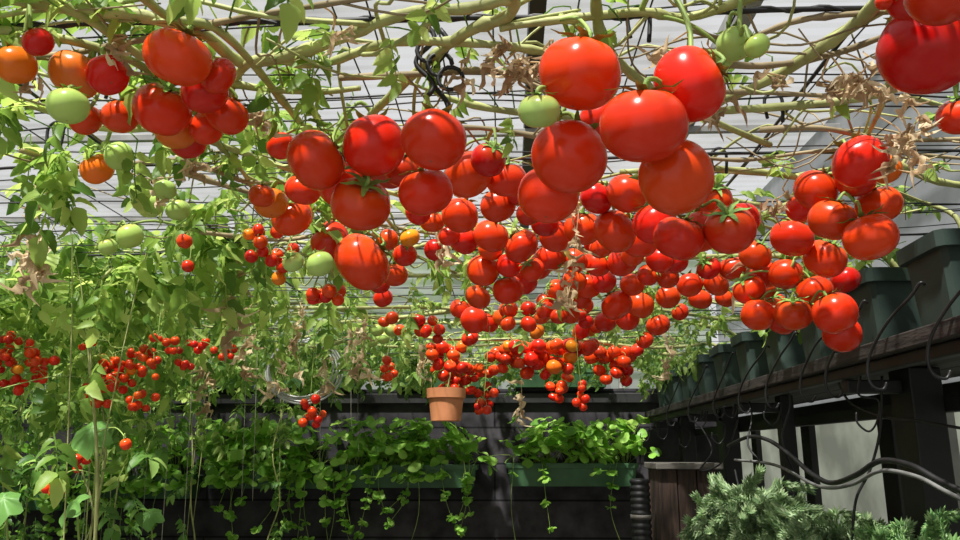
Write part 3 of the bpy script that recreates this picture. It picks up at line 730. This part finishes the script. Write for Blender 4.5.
def strawberry(x0, x1, yb, zt, n, runners, dep=.18, hgt=.29, ls=(.09, .15), over=.2, label='bushy green strawberry plants filling a wall planter'):
    cx = (x0 + x1) / 2; e = empty('strawberry_plant', (cx, yb - dep / 2, zt - .02)); meta(e, label, 'plant', 'strawberry plants')
    mb = MB(); ms = MB()
    crowns = [x0 + .05 + (x1 - x0 - .1) * (k + rnd.uniform(.2, .8)) / 7 for k in range(7)]
    for _ in range(n):
        b = Vector((rnd.choice(crowns) + rnd.gauss(0, .02), yb - dep / 2 + rnd.uniform(-.04, .04), zt - .02))
        t = b + Vector((rnd.gauss(0, .085), rnd.uniform(-.15, .03), rnd.uniform(.05, hgt) * rnd.uniform(.8, 1.05)))
        if rnd.random() < over: t.z = zt - rnd.uniform(-.02, .09); t.y = yb - dep - rnd.uniform(.02, .06)
        t.y = min(t.y, yb - .07)
        tube(ms, [b, b.lerp(t, .6) + Vector((0, 0, .03)), t], .0018, .0014, 4, 3)
        place(mb, rnd.choice(SL), t, (rnd.uniform(-1, 1), rnd.uniform(-1.3, 0), rnd.uniform(-.85, .3)), rnd.uniform(*ls), rnd.uniform(-.8, .8))
    for _ in range(runners):
        x = rnd.uniform(x0, x1); L_ = rnd.uniform(.2, .6); y = yb - dep - .03
        pts = [(x, yb - dep * .5, zt), (x + .01, y, zt + .03), (x + rnd.uniform(-.05, .05), y - .01, zt - L_ * .5), (x + rnd.uniform(-.08, .08), y, zt - L_)]
        P = tube(ms, pts, .0018, .0013, 4, 5)
        for k in range(7, len(P)):
            if rnd.random() < .4 or k == len(P) - 1:
                for _q in range(2): place(mb, rnd.choice(SL), P[k], (rnd.uniform(-1, 1), rnd.uniform(-1, 0), rnd.uniform(-.8, .3)), rnd.uniform(.05, .09), rnd.uniform(-.6, .6))
    obj(mb, 'foliage', M_straw, e); obj(ms, 'runner', M_stemthin, e)
YW = 4.995
PL = [(-1.03, -.2, 1.335, 150, 11, .12), (-.03, .76, 1.345, 120, 3, .03), (-1.86, -1.08, 1.33, 160, 12, .26), (-2.66, -1.92, 1.27, 120, 11, .3), (-3.36, -2.7, 1.2, 50, 6, .3)]
for (x0, x1, zt, n, rn, ov) in PL:
    planter(x0, x1, YW, zt, label='long green plastic planter box mounted on the dark wall')
    strawberry(x0, x1, YW, zt, n, rn, over=ov)
for (x0, x1) in [(-3.0, -2.35), (-2.3, -1.65), (-1.55, -.95), (-.75, -.1), (0.0, .62)]:
    planter(x0, x1, YB + .09, WT + .125, .12, .17, 'dark green planter box standing on the wall top', M_planter)

# ------------------------------------------------------------ hanging terracotta pot
def lathe(mb, c, prof, nn=36, close=True):
    V = []; Fc = []
    for r, z in prof:
        for k in range(nn): V.append((c[0] + r * math.cos(2 * math.pi * k / nn), c[1] + r * math.sin(2 * math.pi * k / nn), c[2] + z))
    for a in range(len(prof) - 1):
        for k in range(nn): Fc.append((a * nn + k, a * nn + (k + 1) % nn, (a + 1) * nn + (k + 1) % nn, (a + 1) * nn + k))
    if close: Fc.append(tuple(range(nn))[::-1])
    mb.add(V, Fc)
c = at(446, 421, 4.0); s = 4.0 / F
e = empty('hanging_pot', c); meta(e, 'terracotta coloured hanging plant pot in front of dark wall', 'pot')
mb = MB(); lathe(mb, c, [(15 * s, 0), (17.5 * s, 22 * s), (19.5 * s, 22.5 * s), (20 * s, 32 * s), (18.5 * s, 32 * s), (18 * s, 27 * s)]); o = obj(mb, 'pot_body', M_terra, e)
m = o.modifiers.new('e', 'EDGE_SPLIT'); m.split_angle = rad(40)
mb = MB(); lathe(mb, c + Vector((0, 0, 28 * s)), [(18.1 * s, 0), (.001, .01)], 36, False); obj(mb, 'soil', M_soil, e)
for k in range(3):
    a = k * 2.1 + .5; mb = MB(); tube(mb, [c + Vector((19 * s * math.cos(a), 19 * s * math.sin(a), 30 * s)), Vector((c.x, c.y, NETZ + .02))], .0016, seg=5, sub=2); obj(mb, 'hanging_wire', M_metal, e)
e2 = empty('tomato_vine', c + Vector((0, 0, 28 * s))); meta(e2, 'small tomato plant growing in the hanging pot', 'plant', 'tomato vines')
mb = MB(); P = tube(mb, [c + Vector((0, 0, 27 * s)), c + Vector((.02, 0, .25)), c + Vector((.0, .02, .32)), Vector((c.x + .03, c.y + .02, NETZ))], .004, .003, 6); obj(mb, 'stem', M_stem, e2)
mb = MB()
for _ in range(10): place(mb, rnd.choice(TL), rnd.choice(P), (rnd.uniform(-1, 1), rnd.uniform(0, 1), rnd.uniform(-.6, .6)), rnd.uniform(.1, .15))
obj(mb, 'foliage', M_leafA, e2)

mb = MB(); c = at(303, 370, 3.4)
for q in range(4):
    pts = []; rr_ = .140 + .010 * q
    for k in range(33):
        a = 2 * math.pi * k / 32; pts.append(c + Vector((rr_ * math.cos(a), .016 * q - .03 + .01 * math.sin(a * 2 + q), rr_ * .85 * math.sin(a))))
    tube(mb, pts, .0042, seg=7, smooth=False)
pts = [c + Vector((0, 0, .125)), Vector((c.x, c.y, NETZ + .02))]; tube(mb, pts, .0025, seg=5)
o = obj(mb, 'wire_coil', M_silver); meta(o, 'coil of silvery wire hung above the dark wall', 'wire')

mb = MB()
a = on_net(425, 60)
for dx, y0, ln in ((0, 0, .1), (.018, .01, .13)):
    pts = []
    for t in range(20):
        u = t / 19; pts.append(a + Vector((dx + .012 * math.sin(u * 9), y0, .05 - ln * u)))
    tube(mb, pts, .0034, seg=6, smooth=False)
for k in range(3):
    cc = a + Vector((.006 + .014 * k, -.006, .01 - .02 * k)); pts = [cc + Vector((.016 * math.cos(t * .45), 0, .016 * math.sin(t * .45))) for t in range(12)]
    tube(mb, pts, .003, seg=6, smooth=False)
tube(mb, [a + Vector((0, 0, .05)), a + Vector((-.01, .02, .4)), a + Vector((-.02, .03, .84))], .0022, seg=6)
o = obj(mb, 'hook', M_black); meta(o, 'black hooks and cord suspending the trellis from the roof', 'hook')
for (px, py) in [(775, 112), (720, 165), (100, 88), (55, 140), (640, 30)]:
    mb = MB(); a = on_net(px, py); tube(mb, [a + Vector((-.012, 0, -.01)), a + Vector((-.014, 0, .02)), a + Vector((0, 0, .032)), a + Vector((.012, 0, .02)), a + Vector((.01, 0, -.016))], .0028, seg=6)
    o = obj(mb, 'wire_clip', M_black); meta(o, 'small black clip fastening crossing trellis wires', 'clip', 'trellis clips')

# ------------------------------------------------------------ wooden stand, corrugated pipe
e = empty('wooden_stand', (.74, 3.6, 0)); meta(e, 'dark rough plank stand with grey weathered top board', 'stand')
boxobj('top_board', (.615, 3.44, 1.335), (.90, 3.74, 1.362), M_palewood, e)
mb = MB()
for k in range(3): box(mb, (.628 + k * .083, 3.47 + .004 * (k % 2), 0), (.628 + k * .083 + .079, 3.50, 1.334))
for k in range(2): box(mb, (.628, 3.502 + k * .09, 0), (.648, 3.502 + k * .09 + .085, 1.334))
box(mb, (.628, 3.70, 0), (.873, 3.72, 1.334)); box(mb, (.853, 3.503, 0), (.873, 3.695, 1.334))
o = obj(mb, 'plank_body', M_brownwood, e, False); bevel(o, .004)
e = empty('corrugated_pipe', (.56, 3.5, 0)); meta(e, 'black ribbed upright pipe beside the wooden stand', 'pipe')
c = Vector((.553, 3.5, 0)); mb = MB(); prof = []
z = 0
while z < 1.28: prof += [(.038, z), (.043, z + .006), (.043, z + .014), (.038, z + .02)]; z += .026
prof += [(.038, 1.29), (.03, 1.295), (.001, 1.295)]
lathe(mb, c, prof, 24); obj(mb, 'pipe_body', M_black, e)
mb = MB(); lathe(mb, c + Vector((0, 0, 1.13)), [(.0435, 0), (.046, 0), (.046, .018), (.0435, .018)], 24, False); o = obj(mb, 'clamp', M_palewood, e); o['label'] = 'dull grey clamp band'

# ------------------------------------------------------------ sedum on bench
e = empty('bench', (.76, 2.3, 0)); meta(e, 'dark wooden bench carrying succulent planters', 'bench')
boxobj('bench_top', (.50, 1.4, .93), (.99, 3.0, .96), M_darkwood, e)
for x in (.53, .93):
    for y in (1.43, 2.93): boxobj('leg', (x, y, 0), (x + .04, y + .04, .929), M_blackpaint, e)
def sedum(cx, cy, zb, rx, ry, hh, n, mat, label, sc=1.0):
    ee = empty('planter_box', (cx, cy, zb))
    mb = MB(); box(mb, (cx - rx * .75, cy - ry * .75, zb), (cx + rx * .75, cy + ry * .75, zb + .13)); o = obj(mb, 'planter_body', M_pot, ee, False); bevel(o, .008)
    meta(ee, 'low dark planter under spreading succulent', 'planter', 'bench planters')
    s_ = empty('sedum_plant', (cx, cy, zb + .13)); meta(s_, label, 'plant', 'succulent plants'); mb = MB()
    for _ in range(n):
        a = rnd.uniform(0, 6.28); q = math.sqrt(rnd.random()); ux, uy = math.cos(a) * q, math.sin(a) * q
        lump = .8 + .35 * math.sin(ux * 7 + 1.3) * math.cos(uy * 6)
        top = zb + .13 + hh * lump * (1 - .5 * q ** 3) * rnd.uniform(.6, 1.2)
        b = Vector((cx + rx * ux * .7, cy + ry * uy * .7, zb + .11))
        p1 = Vector((cx + rx * ux * .95, cy + ry * uy * .95, top))
        da = rnd.uniform(-1.2, 1.2); o_ = Vector((math.cos(a + da), math.sin(a + da), 0)); dr = rnd.uniform(-.9, 1.0)
        p2 = p1 + o_ * .022 * sc + Vector((0, 0, .012)); p3 = p2 + o_ * .026 * sc + Vector((0, 0, -.018 * dr * sc)); p4 = p3 + o_ * .014 * sc + Vector((0, 0, -.022 * dr * sc))
        P = smooth_path([b, p1, p2, p3, p4], 6); P = P[4:]
        tube(mb, P, .0022, .0018, 4, 1, 0, False)
        for k, p in enumerate(P):
            t = (P[min(k + 1, len(P) - 1)] - P[max(k - 1, 0)]).normalized()
            s1 = t.orthogonal().normalized(); s2 = t.cross(s1)
            for w in range(5):
                an = w * 1.2566 + k * .6; o1 = s1 * math.cos(an) + s2 * math.sin(an); sd = t.cross(o1)
                l = .0140 * sc; wd = .0030 * sc
                m_ = p + o1 * l * .5 + t * l * .35; tp = p + o1 * l * .85 + t * l * 1.0
                mb.add([tuple(p), tuple(m_ + sd * wd), tuple(tp), tuple(m_ - sd * wd), tuple(m_ + t * wd)], [(0, 1, 4), (1, 2, 4), (2, 3, 4), (3, 0, 4), (0, 3, 1), (1, 3, 2)])
    obj(mb, 'foliage', mat, s_, False)
sedum(.71, 2.45, .961, .125, .16, .20, 170, M_sedA, 'mounded grey green sedum spilling over its planter', 1.35)
sedum(.81, 2.08, .961, .13, .17, .12, 180, M_sedA, 'low grey green sedum spreading across its planter', 1.2)
sedum(.87, 1.70, .961, .115, .17, .125, 180, M_sedB, 'bright green needle leaved sedum in a planter', 1.1)

# ------------------------------------------------------------ broad squash leaves on the left
def broad(cx, cy, d, size, dirv, label):
    p = at(cx, cy, d); e = empty('squash_plant', Vector((p.x, p.y + .1, 0))); meta(e, label, 'plant', 'squash plants')
    ms = MB(); tube(ms, [(p.x, p.y + .1, 0), (p.x + .03, p.y + .08, .8), (p.x, p.y + .04, p.z - .1), p], .004, .0025, 6); obj(ms, 'stem', M_stemthin, e)
    mb = MB(); nn = 28
    M = rot_to(dirv, .2); V = [(0, 0, 0)]; rings = 3
    for q in range(1, rings + 1):
        for k in range(nn):
            a = 2 * math.pi * k / nn; r = size * (1 + .13 * math.cos(5 * a) + .04 * math.cos(15 * a)) * q / rings
            V.append((r * math.sin(a), r * math.cos(a) + size * .45 * q / rings, .12 * r * math.cos(5 * a + 3.14) - .25 * r * r / size))
    Fc = [(0, 1 + k, 1 + (k + 1) % nn) for k in range(nn)]
    for q in range(rings - 1):
        for k in range(nn): Fc.append((1 + q * nn + k, 1 + (q + 1) * nn + k, 1 + (q + 1) * nn + (k + 1) % nn, 1 + q * nn + (k + 1) % nn))
    V = [tuple(M @ Vector(v) + p) for v in V]; mb.add(V, Fc); obj(mb, 'leaf', M_squash, e)
broad(92, 428, 2.0, .050, (.1, -.5, -.9), 'broad pale green lobed leaf on a tall stalk')
broad(75, 500, 2.0, .045, (-.3, -.5, -.8), 'broad green lobed leaf low among tomato plants')
broad(3, 498, 2.0, .045, (.2, -.5, -.8), 'broad green leaf at the edge of the bed')
broad(150, 512, 3.0, .05, (.2, -.6, -.6), 'broad green leaf low before the dark wall')

# ------------------------------------------------------------ light, world, camera
w = bpy.data.worlds.new('world'); scene.world = w; w.use_nodes = True
bg = w.node_tree.nodes['Background']; bg.inputs['Color'].default_value = (.98, .985, 1.0, 1); bg.inputs['Strength'].default_value = .74
sl = bpy.data.lights.new('sun', 'SUN'); sl.energy = 11.0; sl.angle = rad(2.5); sl.color = (1, .97, .90)
so = bpy.data.objects.new('sun', sl); link(so)
so.rotation_euler = Vector((.24, .50, -1)).to_track_quat('-Z', 'Y').to_euler()
cd = bpy.data.cameras.new('camera'); co = bpy.data.objects.new('camera', cd); link(co)
co.location = CAM; co.rotation_euler = R.to_euler(); cd.sensor_width = 36; cd.lens = F * 36 / 960; cd.clip_start = .02
scene.camera = co
